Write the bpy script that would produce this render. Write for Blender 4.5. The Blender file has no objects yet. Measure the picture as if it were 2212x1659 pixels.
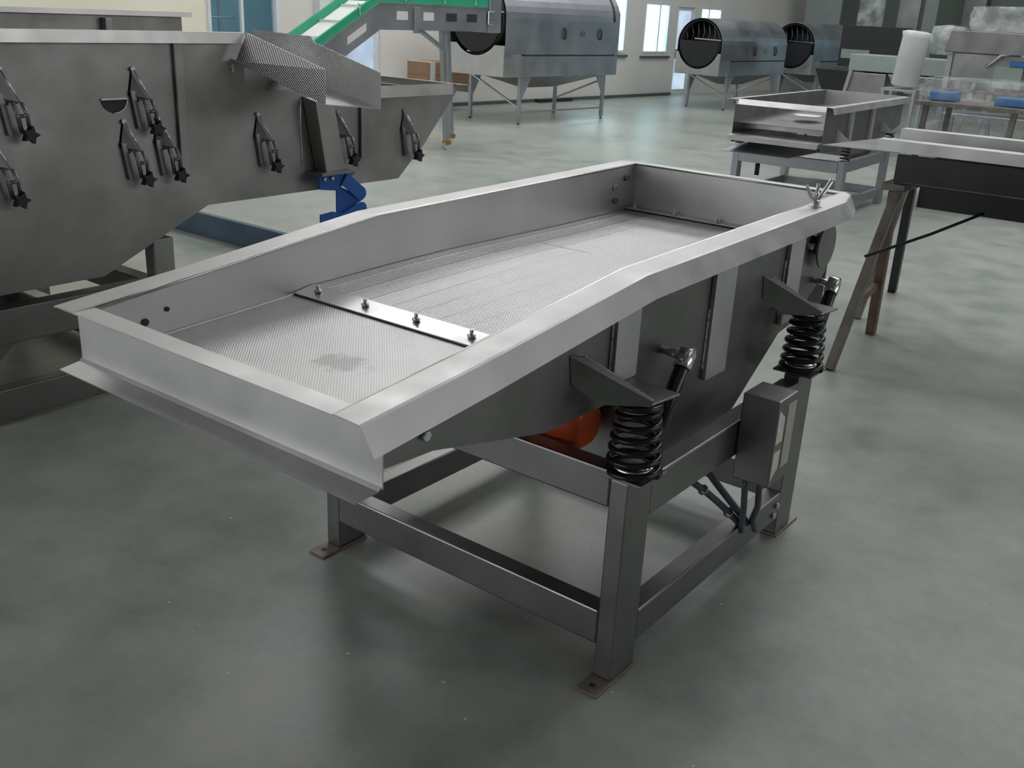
import bpy, bmesh, math, random
from mathutils import Vector, Matrix
random.seed(7)
PI = math.pi
S = bpy.context.scene
COL = S.collection

# ---------------------------------------------------------------- camera, world, exposure
yaw, pitch, roll = -0.63995288, 0.36271399, 0.05061994
d = Vector((math.sin(yaw)*math.cos(pitch), math.cos(yaw)*math.cos(pitch), -math.sin(pitch)))
r0 = Vector((math.cos(yaw), -math.sin(yaw), 0)); u0 = r0.cross(d)
cr = r0*math.cos(roll) + u0*math.sin(roll); cu = -r0*math.sin(roll) + u0*math.cos(roll)
cam_data = bpy.data.cameras.new('camera'); cam = bpy.data.objects.new('camera', cam_data); COL.objects.link(cam)
M = Matrix((cr, cu, -d)).transposed().to_4x4(); M.translation = Vector((1.049, -1.904, 1.65)); cam.matrix_world = M
cam_data.sensor_width = 36; cam_data.lens = 2134/2212*36; cam_data.clip_start = .05; cam_data.clip_end = 200
S.camera = cam
w = bpy.data.worlds.new('world'); S.world = w; w.use_nodes = True
w.node_tree.nodes['Background'].inputs[0].default_value = (.55, .65, .75, 1); w.node_tree.nodes['Background'].inputs[1].default_value = .35
S.view_settings.view_transform = 'Standard'; S.view_settings.look = 'None'; S.view_settings.gamma = 1
S.view_settings.use_curve_mapping = False; S.view_settings.exposure = 0.24
SKY_STRENGTH = 4.2        # daylight through the roof lights
ROOF_LIGHTS = [           # x0,x1,y0,y1,strength factor
    (-9.0, -4.5, 4.2, 6.4, 1.0), (-2.6, 2.4, 4.4, 6.6, .72),
    (-9.0, -4.5, 8.6, 10.8, 1.1), (-2.6, 2.4, 8.6, 10.8, .9),
    (-9.0, -4.5, 13.5, 15.7, .7), (-2.6, 2.4, 13.5, 15.7, .5),
    (-9.0, -4.5, 19.0, 21.2, .35), (-2.6, 2.4, 19.0, 21.2, .3),
    (-9.0, -4.5, -1.4, .4, .45)]  # this last panel is unseen, added to brighten the infeed lip
CEIL = 6.2

# ---------------------------------------------------------------- materials
def nodes_of(name):
    m = bpy.data.materials.new(name); m.use_nodes = True
    nt = m.node_tree; b = nt.nodes['Principled BSDF']
    return m, nt, b
def tex(nt, scale, detail=4, stretch=None, rough=.55, typ='ShaderNodeTexNoise'):
    tc = nt.nodes.new('ShaderNodeTexCoord'); mp = nt.nodes.new('ShaderNodeMapping')
    nt.links.new(tc.outputs['Object'], mp.inputs['Vector'])
    if stretch: mp.inputs['Scale'].default_value = stretch
    n = nt.nodes.new(typ); n.inputs['Scale'].default_value = scale
    if typ == 'ShaderNodeTexNoise': n.inputs['Detail'].default_value = detail; n.inputs['Roughness'].default_value = rough
    nt.links.new(mp.outputs['Vector'], n.inputs['Vector'])
    return n
def ramp(nt, src, stops):
    r = nt.nodes.new('ShaderNodeValToRGB'); cr_ = r.color_ramp
    while len(cr_.elements) > 1: cr_.elements.remove(cr_.elements[-1])
    cr_.elements[0].position = stops[0][0]; cr_.elements[0].color = (*stops[0][1], 1)
    for p, c in stops[1:]:
        e = cr_.elements.new(p); e.color = (*c, 1)
    nt.links.new(src, r.inputs['Fac']); return r
def bump(nt, b, src, strength, dist=.002, prev=None):
    bp = nt.nodes.new('ShaderNodeBump'); bp.inputs['Strength'].default_value = strength; bp.inputs['Distance'].default_value = dist
    nt.links.new(src, bp.inputs['Height'])
    if prev: nt.links.new(prev.outputs['Normal'], bp.inputs['Normal'])
    nt.links.new(bp.outputs['Normal'], b.inputs['Normal']); return bp
def g3(v): return (v, v, v)
def steel(name, lo, hi, rough=.38, brush=(1, 1, 1), bscale=60, tint=(1, 1, 1), blotch=2.5, bstr=.05, metallic=1.0):
    m, nt, b = nodes_of(name); b.inputs['Metallic'].default_value = metallic
    n = tex(nt, blotch, 5); c1 = tuple(lo*t for t in tint); c2 = tuple(hi*t for t in tint)
    rr = ramp(nt, n.outputs['Fac'], [(.32, c1), (.68, c2)]); nt.links.new(rr.outputs['Color'], b.inputs['Base Color'])
    n2 = tex(nt, blotch*1.7, 4); mr = nt.nodes.new('ShaderNodeMapRange')
    mr.inputs['From Min'].default_value = .3; mr.inputs['From Max'].default_value = .7
    mr.inputs['To Min'].default_value = rough-.07; mr.inputs['To Max'].default_value = rough+.09
    nt.links.new(n2.outputs['Fac'], mr.inputs['Value']); nt.links.new(mr.outputs['Result'], b.inputs['Roughness'])
    n3 = tex(nt, bscale, 3, brush); bump(nt, b, n3.outputs['Fac'], bstr, .002)
    return m
def plain(name, col, rough=.5, metallic=0, var=.12, scale=8, bstr=.05, spec=.5, bs=80):
    m, nt, b = nodes_of(name); b.inputs['Metallic'].default_value = metallic; b.inputs['Roughness'].default_value = rough
    b.inputs['Specular IOR Level'].default_value = spec
    n = tex(nt, scale, 4)
    rr = ramp(nt, n.outputs['Fac'], [(.3, tuple(c*(1-var) for c in col)), (.7, tuple(min(1, c*(1+var)) for c in col))])
    nt.links.new(rr.outputs['Color'], b.inputs['Base Color'])
    n3 = tex(nt, bs, 3); bump(nt, b, n3.outputs['Fac'], bstr, .002); return m
def emis(name, c1, c2, strength, scale=1.5):
    m, nt, b = nodes_of(name); n = tex(nt, scale, 1)
    rr = ramp(nt, n.outputs['Fac'], [(.35, c1), (.65, c2)])
    b.inputs['Base Color'].default_value = (.02, .02, .02, 1)
    nt.links.new(rr.outputs['Color'], b.inputs['Emission Color']); b.inputs['Emission Strength'].default_value = strength
    b.inputs['Roughness'].default_value = .2
    return m
def perforated(name, px, py, lo, hi, rough, axes='XY', hole=.35, stagger=True, bstr=.5, streak=0, plain_col=.6, metallic=1.0, stains=()):
    """sheet with rows of small punched holes; px,py pitch in metres"""
    m, nt, b = nodes_of(name); b.inputs['Metallic'].default_value = metallic
    tc = nt.nodes.new('ShaderNodeTexCoord'); sp = nt.nodes.new('ShaderNodeSeparateXYZ'); nt.links.new(tc.outputs['Object'], sp.inputs[0])
    def mth(op, a, b_=None):
        n = nt.nodes.new('ShaderNodeMath'); n.operation = op
        for i, v in enumerate((a, b_)):
            if v is None: continue
            if hasattr(v, 'node'): nt.links.new(v, n.inputs[i])
            else: n.inputs[i].default_value = v
        return n.outputs[0]
    A = sp.outputs[axes[0]]; B = sp.outputs[axes[1]]
    a = mth('MULTIPLY', A, 2*PI/px); c = mth('MULTIPLY', B, 2*PI/py)
    if stagger:
        s = mth('MULTIPLY', mth('SINE', mth('MULTIPLY', a, .5)), mth('SINE', mth('MULTIPLY', c, .5)))
        t = mth('MULTIPLY', mth('COSINE', mth('MULTIPLY', a, .5)), mth('COSINE', mth('MULTIPLY', c, .5)))
        h = mth('MAXIMUM', mth('ABSOLUTE', s), mth('ABSOLUTE', t))
    else:
        h = mth('MINIMUM', mth('SINE', a), mth('SINE', c)); h = mth('ADD', mth('MULTIPLY', h, .5), .5)
    n = tex(nt, 3.0, 4)
    base = ramp(nt, n.outputs['Fac'], [(.3, g3(lo)), (.7, g3(hi))])
    dark = ramp(nt, h, [(1-hole, (1, 1, 1)), (min(1, 1-hole+.12), g3(plain_col))])
    mx = nt.nodes.new('ShaderNodeMixRGB'); mx.blend_type = 'MULTIPLY'; mx.inputs[0].default_value = 1
    nt.links.new(base.outputs['Color'], mx.inputs[1]); nt.links.new(dark.outputs['Color'], mx.inputs[2])
    out = mx.outputs[0]
    for (sx, sy, ax, ay, thr, val) in stains:
        mp2 = nt.nodes.new('ShaderNodeMapping'); mp2.inputs['Location'].default_value = (-sx/ax, -sy/ay, 0); mp2.inputs['Scale'].default_value = (1/ax, 1/ay, 0)
        nt.links.new(tc.outputs['Object'], mp2.inputs['Vector'])
        ln = nt.nodes.new('ShaderNodeVectorMath'); ln.operation = 'LENGTH'; nt.links.new(mp2.outputs['Vector'], ln.inputs[0])
        nn = tex(nt, 22, 5, rough=.7); f_ = mth('ADD', ln.outputs['Value'], mth('MULTIPLY', mth('SUBTRACT', nn.outputs['Fac'], .5), 3.0))
        rs = ramp(nt, f_, [(.45, g3(val)), (1.0, (1, 1, 1))])
        m2 = nt.nodes.new('ShaderNodeMixRGB'); m2.blend_type = 'MULTIPLY'; m2.inputs[0].default_value = 1
        nt.links.new(out, m2.inputs[1]); nt.links.new(rs.outputs['Color'], m2.inputs[2]); out = m2.outputs[0]
    nt.links.new(out, b.inputs['Base Color'])
    b.inputs['Roughness'].default_value = rough
    inv = mth('SUBTRACT', 1, h); hgt = inv
    if streak:
        st = mth('POWER', mth('ABSOLUTE', mth('SINE', mth('MULTIPLY', A, PI/streak))), 40.0)
        hgt = mth('ADD', inv, mth('MULTIPLY', st, 1.2))
    bump(nt, b, hgt, bstr, .0015)
    return m
def film(name, alpha=.35):
    m, nt, b = nodes_of(name)
    b.inputs['Base Color'].default_value = (.78, .82, .84, 1); b.inputs['Roughness'].default_value = .18
    n = tex(nt, 4, 5, rough=.6); rr = ramp(nt, n.outputs['Fac'], [(.42, g3(alpha*.35)), (.72, g3(min(1, alpha*2.2)))])
    nt.links.new(rr.outputs['Color'], b.inputs['Alpha'])
    n3 = tex(nt, 7, 4, rough=.6); bump(nt, b, n3.outputs['Fac'], .8, .04)
    return m

MAT = {}
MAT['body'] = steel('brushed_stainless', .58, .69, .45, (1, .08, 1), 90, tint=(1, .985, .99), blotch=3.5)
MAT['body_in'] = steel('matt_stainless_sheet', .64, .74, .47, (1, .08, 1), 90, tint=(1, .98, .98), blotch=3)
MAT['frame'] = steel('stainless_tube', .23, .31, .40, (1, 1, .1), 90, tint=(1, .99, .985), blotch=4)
MAT['tank'] = steel('tank_stainless', .27, .43, .46, (1, 1, .15), 60, tint=(1, .98, .955), blotch=2.6)
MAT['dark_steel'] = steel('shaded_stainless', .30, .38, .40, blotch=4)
MAT['far_steel'] = steel('machine_stainless', .41, .52, .42, tint=(.97, .98, 1.08), blotch=1.5)
MAT['light_steel'] = steel('bright_stainless', .6, .7, .33, blotch=3)
MAT['rim'] = steel('rim_stainless', .58, .68, .42, tint=(1, .98, .96), blotch=3)
MAT['rust'] = plain('rusty_painted_steel', (.20, .13, .105), .55, .3, .3, 12)
MAT['saw'] = plain('worn_grey_steel', (.22, .20, .18), .45, .6, .25, 9)
MAT['bolt'] = steel('bolt_steel', .7, .8, .25, blotch=30)
MAT['shadeplate'] = steel('shade_toned_plate', .20, .28, .5, blotch=6)  # steel darkened so the colour carries the shade on brackets and gussets
MAT['bluesheen'] = plain('blue_reflection_steel', (.10, .15, .22), .35, .6, .2, 3)  # window reflection on the floor beam, put in as a blue tint
MAT['darkpaint'] = plain('dark_painted_steel', (.045, .044, .045), .4, .3, .2, 3)
MAT['black'] = plain('black_gloss_paint', (.012, .012, .013), .22, 0, .1, 20, .02)
MAT['rubber'] = plain('black_rubber', (.018, .018, .02), .5, 0, .2, 20)
MAT['orange'] = plain('orange_paint', (.50, .075, .015), .35, 0, .08, 10)
MAT['blue'] = plain('blue_plastic', (.016, .10, .40), .4, 0, .1, 6)
MAT['green'] = plain('green_guide_plastic', (.03, .36, .20), .4, 0, .06, 6)
MAT['belt'] = plain('white_belt', (.86, .88, .88), .45, 0, .03, 6)
MAT['card'] = plain('cardboard', (.34, .21, .125), .8, 0, .12, 6)
MAT['strap'] = plain('white_strap', (.75, .74, .7), .5)
MAT['label'] = plain('paper_label', (.80, .77, .74), .6, 0, .15, 30)
MAT['cable'] = plain('grey_cable_sheath', (.05, .055, .065), .35)
MAT['conduit'] = plain('blue_grey_hose', (.09, .10, .13), .3)
MAT['white_frame'] = plain('white_window_frame', (.72, .76, .8), .4, 0, .04)
MAT['dkfoot'] = plain('brownish_foot_plate', (.25, .21, .19), .5, .5, .2, 30)
MAT['dark'] = plain('dark_interior', (.025, .027, .03), .6)
MAT['pvc'] = plain('pale_panel', (.27, .32, .31), .5, 0, .06)
MAT['scrap'] = plain('white_scrap', (.9, .9, .88), .5)
MAT['brass'] = plain('brass_caster', (.45, .27, .10), .3, 1, .2)
MAT['wheel'] = plain('pale_wheel', (.6, .6, .58), .5)
MAT['film'] = film('clear_plastic_film', .20)
MAT['film2'] = film('milky_plastic_film', .34)
MAT['roll'] = plain('rolled_plastic_film', (.66, .68, .68), .28, 0, .08, 4, .8, .5, 14)
MAT['bluecrate'] = plain('light_blue_plastic', (.03, .16, .42), .4)
MAT['deck'] = perforated('fine_punched_sheet', .0085, .0085, .58, .68, .44, 'XY', .22, True, .35, 0, .72, stains=[(.05, -1.02, .085, .05, 0, .72)])
MAT['screen'] = perforated('coarse_punched_screen', .0075, .0125, .62, .72, .38, 'XY', .45, False, 1.0, .082, .30, stains=[(-.2, .18, .15, .010, 0, .62)])
MAT['dimple'] = perforated('dimpled_sheet', .013, .013, .48, .60, .34, 'YZ', .25, True, .8, 0, .8)
MAT['dimplex'] = perforated('dimpled_sheet_across', .013, .013, .48, .60, .34, 'XZ', .25, True, .8, 0, .8)
# floor
m, nt, b = nodes_of('epoxy_floor')
n = tex(nt, .55, 6, rough=.6); n2 = tex(nt, 4.0, 6, rough=.65)
mx = nt.nodes.new('ShaderNodeMixRGB'); mx.inputs[0].default_value = .50
nt.links.new(n.outputs['Fac'], mx.inputs[1]); nt.links.new(n2.outputs['Fac'], mx.inputs[2])
rr = ramp(nt, mx.outputs[0], [(.37, (.225, .27, .242)), (.50, (.34, .37, .337)), (.63, (.43, .44, .40))])
nt.links.new(rr.outputs['Color'], b.inputs['Base Color']); b.inputs['Specular IOR Level'].default_value = .5
mr = nt.nodes.new('ShaderNodeMapRange'); mr.inputs['To Min'].default_value = .24; mr.inputs['To Max'].default_value = .42
nt.links.new(n2.outputs['Fac'], mr.inputs['Value']); nt.links.new(mr.outputs['Result'], b.inputs['Roughness'])
n3 = tex(nt, 30, 3); bump(nt, b, n3.outputs['Fac'], .06, .003)
MAT['floor'] = m
MAT['wall'] = plain('painted_wall', (.72, .70, .665), .7, 0, .05, .8, .1, .3)
MAT['creamwall'] = plain('cream_wall', (.88, .83, .70), .7, 0, .05, .8, .1, .3)
MAT['farwall'] = plain('green_grey_sheeting', (.21, .255, .225), .55, 0, .08, .5, .1, .4)
MAT['darkwall'] = plain('dark_rear_wall', (.30, .30, .29), .7, 0, .1, .5)
MAT['ceiling'] = plain('grey_ceiling', (.50, .50, .50), .8, 0, .1, .5)
MAT['skirt'] = plain('dark_skirting', (.09, .11, .11), .6)
MAT['roofglass'] = emis('roof_light', (.97, .985, 1.0), (1.0, .985, .95), SKY_STRENGTH)
MAT['litglass'] = emis('lit_window_glass', (.42, .84, 1.0), (.70, .97, 1.0), 2.3, 1.2)
MAT['dimglass'] = emis('dim_office_glass', (.10, .19, .24), (.2, .33, .38), 1.0, 1.6)
m, nt, b = nodes_of('tinted_office_glass'); b.inputs['Base Color'].default_value = (.10, .22, .28, 1); b.inputs['Alpha'].default_value = .35; b.inputs['Roughness'].default_value = .08
MAT['officeglass'] = m
MAT['officewall'] = plain('office_wall', (.22, .38, .44), .6, 0, .3, .5)
MAT['lamp'] = emis('added_office_lamp', (.9, .97, 1), (1, 1, 1), 9)
MAT['doorglass'] = emis('door_glass', (.30, .40, .52), (.5, .62, .74), 1.0, 2.0)

# ---------------------------------------------------------------- mesh helpers
class MB:
    def __init__(s): s.bm = bmesh.new(); s.solid = 0
    def hexa(s, p):     # 8 corners: bottom 4 ccw, top 4 ccw
        v = [s.bm.verts.new(q) for q in p]
        for f in ((3, 2, 1, 0), (4, 5, 6, 7), (0, 1, 5, 4), (1, 2, 6, 5), (2, 3, 7, 6), (3, 0, 4, 7)):
            s.bm.faces.new([v[i] for i in f])
        return s
    def box(s, x0, x1, y0, y1, z0, z1):
        return s.hexa([(x0, y0, z0), (x1, y0, z0), (x1, y1, z0), (x0, y1, z0), (x0, y0, z1), (x1, y0, z1), (x1, y1, z1), (x0, y1, z1)])
    def prism(s, poly, axis, a, b):
        """poly of 2-D points in the plane normal to axis (X: (y,z), Y: (x,z), Z: (x,y)) from a to b"""
        def P(q, t): return {'X': (t, q[0], q[1]), 'Y': (q[0], t, q[1]), 'Z': (q[0], q[1], t)}[axis]
        A = [s.bm.verts.new(P(q, a)) for q in poly]; B = [s.bm.verts.new(P(q, b)) for q in poly]
        n = len(poly); s.bm.faces.new(A); s.bm.faces.new(B[::-1])
        for i in range(n): s.bm.faces.new((A[i], B[i], B[(i+1) % n], A[(i+1) % n]))
        return s
    def sheet(s, pts, t):
        """flat polygon of 3-D points given thickness vector t"""
        t = Vector(t); A = [s.bm.verts.new(p) for p in pts]; B = [s.bm.verts.new(Vector(p)+t) for p in pts]
        n = len(pts); s.bm.faces.new(A); s.bm.faces.new(B[::-1])
        for i in range(n): s.bm.faces.new((A[i], B[i], B[(i+1) % n], A[(i+1) % n]))
        return s
    def strip(s, rows, t):
        """rows: list of point rows (same length) making a folded sheet, thickened by t"""
        m_, n_ = len(rows), len(rows[0]); s.solid = abs(Vector(t).length)
        A = [[s.bm.verts.new(p) for p in r] for r in rows]
        for i in range(m_-1):
            for j in range(n_-1): s.bm.faces.new((A[i][j], A[i][j+1], A[i+1][j+1], A[i+1][j]))
        return s
    def beam(s, p, q, w, h, up=(0, 0, 1)):
        p, q = Vector(p), Vector(q); d_ = (q-p).normalized(); side = d_.cross(Vector(up)).normalized(); u_ = side.cross(d_).normalized()
        c = []
        for e in (p, q):
            for a, b_ in ((-1, -1), (1, -1), (1, 1), (-1, 1)): c.append(e + side*a*w/2 + u_*b_*h/2)
        return s.hexa(c)
    def ring(s, c, d_, r, seg, ref=None):
        d_ = Vector(d_).normalized(); a = Vector((0, 0, 1)) if abs(d_.z) < .9 else Vector((1, 0, 0))
        if ref is not None: a = ref
        x = d_.cross(a).normalized(); y = d_.cross(x)
        return [s.bm.verts.new(Vector(c) + x*r*math.cos(2*PI*i/seg) + y*r*math.sin(2*PI*i/seg)) for i in range(seg)]
    def loft(s, rings, cap=True):
        n = len(rings[0])
        for A, B in zip(rings, rings[1:]):
            for i in range(n):
                f = s.bm.faces.new((A[i], A[(i+1) % n], B[(i+1) % n], B[i])); f.smooth = True
        if cap: s.bm.faces.new(rings[0][::-1]); s.bm.faces.new(rings[-1])
        return s
    def tube(s, p, q, r, seg=16, r2=None):
        d_ = Vector(q)-Vector(p); return s.loft([s.ring(p, d_, r, seg), s.ring(q, d_, r if r2 is None else r2, seg)])
    def path(s, pts, r, seg=8):
        pts = [Vector(p) for p in pts]; rings = []; ref = None
        for i, p in enumerate(pts):
            d_ = (pts[min(i+1, len(pts)-1)] - pts[max(i-1, 0)]).normalized()
            if ref is None:
                a = Vector((0, 0, 1)) if abs(d_.z) < .9 else Vector((1, 0, 0)); x = d_.cross(a).normalized()
            else: x = (ref - d_*ref.dot(d_)).normalized()
            ref = x; y = d_.cross(x); rr_ = r[i] if isinstance(r, (list, tuple)) else r
            rings.append([s.bm.verts.new(p + x*rr_*math.cos(2*PI*k/seg) + y*rr_*math.sin(2*PI*k/seg)) for k in range(seg)])
        return s.loft(rings)
    def lathe(s, o, d_, prof, seg=20):
        d_ = Vector(d_).normalized(); o = Vector(o)
        return s.loft([s.ring(o+d_*h, d_, max(r, .0005), seg) for r, h in prof])
    def build(s, name, mat, parent=None, bevel=0, off=None):
        if off is not None: bmesh.ops.translate(s.bm, verts=s.bm.verts, vec=-Vector(off))
        bmesh.ops.recalc_face_normals(s.bm, faces=s.bm.faces)
        me = bpy.data.meshes.new(name); s.bm.to_mesh(me); s.bm.free()
        me.materials.append(MAT[mat] if isinstance(mat, str) else mat)
        o = bpy.data.objects.new(name, me); COL.objects.link(o)
        if parent: o.parent = parent
        if s.solid:
            sd = o.modifiers.new('thickness', 'SOLIDIFY'); sd.thickness = s.solid; sd.offset = 0
        if bevel:
            bv = o.modifiers.new('bevel', 'BEVEL'); bv.width = bevel; bv.segments = 2; bv.limit_method = 'ANGLE'; bv.angle_limit = .6
        return o
def thing(name, label, cat, loc, rz=0, group=None):
    o = bpy.data.objects.new(name, None); o.empty_display_size = .1; COL.objects.link(o); o.location = loc; o.rotation_euler = (0, 0, rz)
    return tag(o, label, cat, group)
def tag(o, label, cat, group=None):
    o['label'] = label; o['category'] = cat
    if group: o['group'] = group
    return o
def struct(o): o['kind'] = 'structure'; return o
def lab(o, t): o['label'] = t; return o
def hexhead(mb, o, d_, r, h): return mb.loft([mb.ring(o, d_, r, 6), mb.ring(Vector(o)+Vector(d_).normalized()*h, d_, r, 6)])

# ---------------------------------------------------------------- the hall
def wallx(y): return -10.75 + .07*(y-11)
WD = Vector((.07, 1, 0)).normalized(); WN = Vector((1, -.07, 0)).normalized()
struct(MB().box(-13.5, 9.5, -7, 27, -.12, 0).build('floor', 'floor'))
def wallbox(y0, y1, z0, z1, o0, o1, mb=None):
    mb = mb or MB(); c = []
    for z in (z0, z1):
        for y, o in ((y0, o0), (y1, o0), (y1, o1), (y0, o1)):
            c.append(Vector((wallx(y), y, z)) + WN*o)
    return mb.hexa(c)
# the long left wall, with its openings left free (y0,y1,z0,z1)
OPEN = [(6.95, 8.12, 1.0, 2.5), (9.35, 10.05, .02, 2.1), (14.9, 16.72, .9, 2.2), (17.37, 18.3, .9, 1.905), (18.64, 19.32, .0, 1.86), (19.57, 20.46, 1.62, 1.87)]
mb = MB(); y = -7.0
for (a, b_, z0, z1) in OPEN:
    wallbox(y, a, 0, CEIL, -.15, 0, mb)
    if z0 > 0: wallbox(a, b_, 0, z0, -.15, 0, mb)
    wallbox(a, b_, z1, CEIL, -.15, 0, mb); y = b_
wallbox(y, 26.5, 0, CEIL, -.15, 0, mb)
struct(mb.build('wall_left', 'wall'))
struct(wallbox(-7, 6.9, 0, CEIL, .005, .02).build('wall_left_cream', 'creamwall'))
struct(wallbox(-7, 18.6, 0, .06, .021, .035).build('baseboard_left', 'skirt'))
struct(MB().box(-11, 9.5, 26, 26.15, 0, CEIL).build('wall_back', 'farwall'))
struct(MB().box(9.35, 9.5, -7, 26, 0, CEIL).build('wall_right', 'darkwall'))
struct(MB().box(-13.5, 9.35, -7.15, -7, 0, CEIL).build('wall_front', 'darkwall'))
mb = MB()
xs = sorted({-13.5, 9.5} | {v for L in ROOF_LIGHTS for v in L[:2]}); ys = sorted({-7.15, 26.5} | {v for L in ROOF_LIGHTS for v in L[2:4]})
for i in range(len(xs)-1):
    for j in range(len(ys)-1):
        cx_, cy_ = (xs[i]+xs[i+1])/2, (ys[j]+ys[j+1])/2
        if any(L[0] < cx_ < L[1] and L[2] < cy_ < L[3] for L in ROOF_LIGHTS): continue
        mb.box(xs[i], xs[i+1], ys[j], ys[j+1], CEIL, CEIL+.1)
struct(mb.build('ceiling', 'ceiling'))
for k, L in enumerate(ROOF_LIGHTS):
    mat = MAT['roofglass']
    if L[4] != 1.0:
        mat = emis('roof_light_%d' % k, (.97, .985, 1.0), (1.0, .985, .95), SKY_STRENGTH*L[4])
    struct(MB().box(L[0], L[1], L[2], L[3], CEIL+.03, CEIL+.06).build('window_%d' % (20+k), mat))
struct(MB().box(-8.4, -.4, -6.98, -6.94, .4, 3.0).build('window_6', emis('front_fill_glow', (.85, .93, 1), (1, .98, .95), 2.1)))  # unseen glowing panel behind the camera, added to brighten the infeed end plate
struct(MB().box(-8.5, -.3, -7.0, -6.97, .3, 3.1).build('trim_7', 'white_frame'))  # surround of the added front panel
struct(MB().box(9.28, 9.33, 1.0, 11.0, 2.2, 4.6).build('window_7', emis('side_fill_glow', (.9, .95, 1), (1, .98, .95), 2.0)))  # unseen glowing band, added to brighten the flange flap and left inner wall
struct(MB().box(9.32, 9.35, .9, 11.1, 2.1, 4.7).build('trim_8', 'white_frame'))  # surround of the added side panel
# windows and door in the left wall
def window(n, y0, y1, z0, z1, glass, mull=(), fr=.05):
    mb = MB()
    wallbox(y0, y0+fr, z0, z1, -.10, .012, mb); wallbox(y1-fr, y1, z0, z1, -.10, .012, mb)
    wallbox(y0+fr, y1-fr, z0, z0+fr, -.10, .012, mb); wallbox(y0+fr, y1-fr, z1-fr, z1, -.10, .012, mb)
    for q in mull: wallbox(q, q+.04, z0+fr, z1-fr, -.09, -.02, mb)
    f = struct(mb.build('window_%d' % n, 'white_frame')); wallbox(y0+fr, y1-fr, z0+fr, z1-fr, -.07, -.06).build('pane', glass, f)
    return f
f = window(1, *OPEN[0], 'officeglass', (7.5,))
window(2, *OPEN[2], 'litglass', (16.2,))
f = window(3, *OPEN[3], 'litglass', (17.95,), .035)
window(4, *OPEN[5], 'litglass', (19.95,), .03)
f = struct(wallbox(9.35, 10.05, .02, 2.1, -.09, -.05).build('door_1', 'white_frame')); wallbox(9.45, 9.93, .15, 2.0, -.045, -.035).build('door_pane', 'doorglass', f)
f = struct(wallbox(18.64, 19.32, .0, 1.86, -.09, -.04).build('door_2', 'white_frame'))
wallbox(18.73, 19.2, .95, 1.78, -.035, -.02).build('door_pane', 'doorglass', f); wallbox(18.73, 19.2, .12, .85, -.035, -.02).build('door_pane', 'doorglass', f)
wallbox(18.69, 18.73, .78, .98, -.03, .01).build('door_handle', 'bolt', f)
struct(wallbox(14.9, 16.8, .82, .86, .0, .05).build('trim_1', 'skirt')); struct(wallbox(17.3, 18.4, .80, .84, .0, .05).build('trim_2', 'skirt'))
# steel column at the wall and items seen through the office window
struct(wallbox(8.75, 8.95, 0, CEIL, .0, .14).build('trim_3', 'white_frame'))
# far wall pieces
mb = MB()
for z in (.5, 1.0, 1.5, 2.0, 2.5, 3.0): mb.box(-5.2, 1.0, 25.93, 26, z, z+.05)
struct(mb.build('trim_4', 'skirt'))
struct(MB().box(-6.1, -5.6, 25.6, 26, 0, CEIL).build('trim_5', 'dark_steel'))
struct(MB().box(-1.3, .6, 25.85, 25.99, 1.3, 4.5).build('window_5', 'litglass'))
struct(MB().box(-1.45, -1.3, 25.8, 25.99, 1.2, 4.5).build('trim_6', 'white_frame'))

# ---------------------------------------------------------------- main vibrating screen
def zt(y):
    if y < .1: return .982 + (y+.78)/.88*.098
    return 1.080 + (y-.1)/1.42*.024
def zd(y):
    if y < -.15: return .874 + (y+.78)/.63*.034
    return .908 + (y+.15)/1.65*.014
XR, XL = -.132, -.955
OFF = (-.54, .55, 0)
scr = thing('vibrating_screen', 'long stainless vibrating screen on coil springs, nearest machine in the middle of the hall', 'vibrating screen', OFF)
YS = [-.78, -.5, -.2, .0, .06, .1, .14, .2, .6, 1.0, 1.52]
low = [(-.78, .84), (-.57, .828), (-.19, .745), (.245, .735), (.245, .47), (.78, .455), (1.148, .684), (1.25, .695), (1.5, .835), (1.52, .9)]
prof = low + [(y, zt(y)) for y in YS[::-1]]
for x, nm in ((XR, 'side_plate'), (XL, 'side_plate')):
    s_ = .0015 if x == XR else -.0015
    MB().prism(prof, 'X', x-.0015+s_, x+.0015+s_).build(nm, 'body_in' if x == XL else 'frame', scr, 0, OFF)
# folded bottom / hopper
rows = [[(XL, y, z), (XR, y, z)] for y, z in low[2:]]
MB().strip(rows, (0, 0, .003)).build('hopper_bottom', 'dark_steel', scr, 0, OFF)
# top flanges: right one with turned-down edge, left one flat
def flange_rows(side):
    rows = []
    for y in [-.832] + YS[1:-1] + [1.40, 1.545]:
        z = zt(y) if y > -.8 else .982
        if side > 0:
            xo = -.062 if y < 1.5 else -.10; xt = -.030 if y < 1.5 else -.075
            rows.append([(XR, y, z), (XR+.006, y, z+.002), (xo-.004, y, z), (xo, y, z-.003), (xt-.0, y, z-.052)])
        else:
            rows.append([(XL, y, z), (XL-.006, y, z+.002), (XL-.075, y, z), (XL-.077, y, z-.003)])
    return rows
for sd, xe in ((1, XR), (-1, XL)):
    fl = MB().strip(flange_rows(sd), (0, 0, -.003)).build('top_flange', 'body', scr, 0, OFF)
    MB().path([(xe-.001*sd, y, zt(y)-.001) for y in YS], .0045, 8).build('highlight_bead', 'light_steel', fl, 0, OFF)  # bright bead added to draw the highlight line along the inner fold
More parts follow.
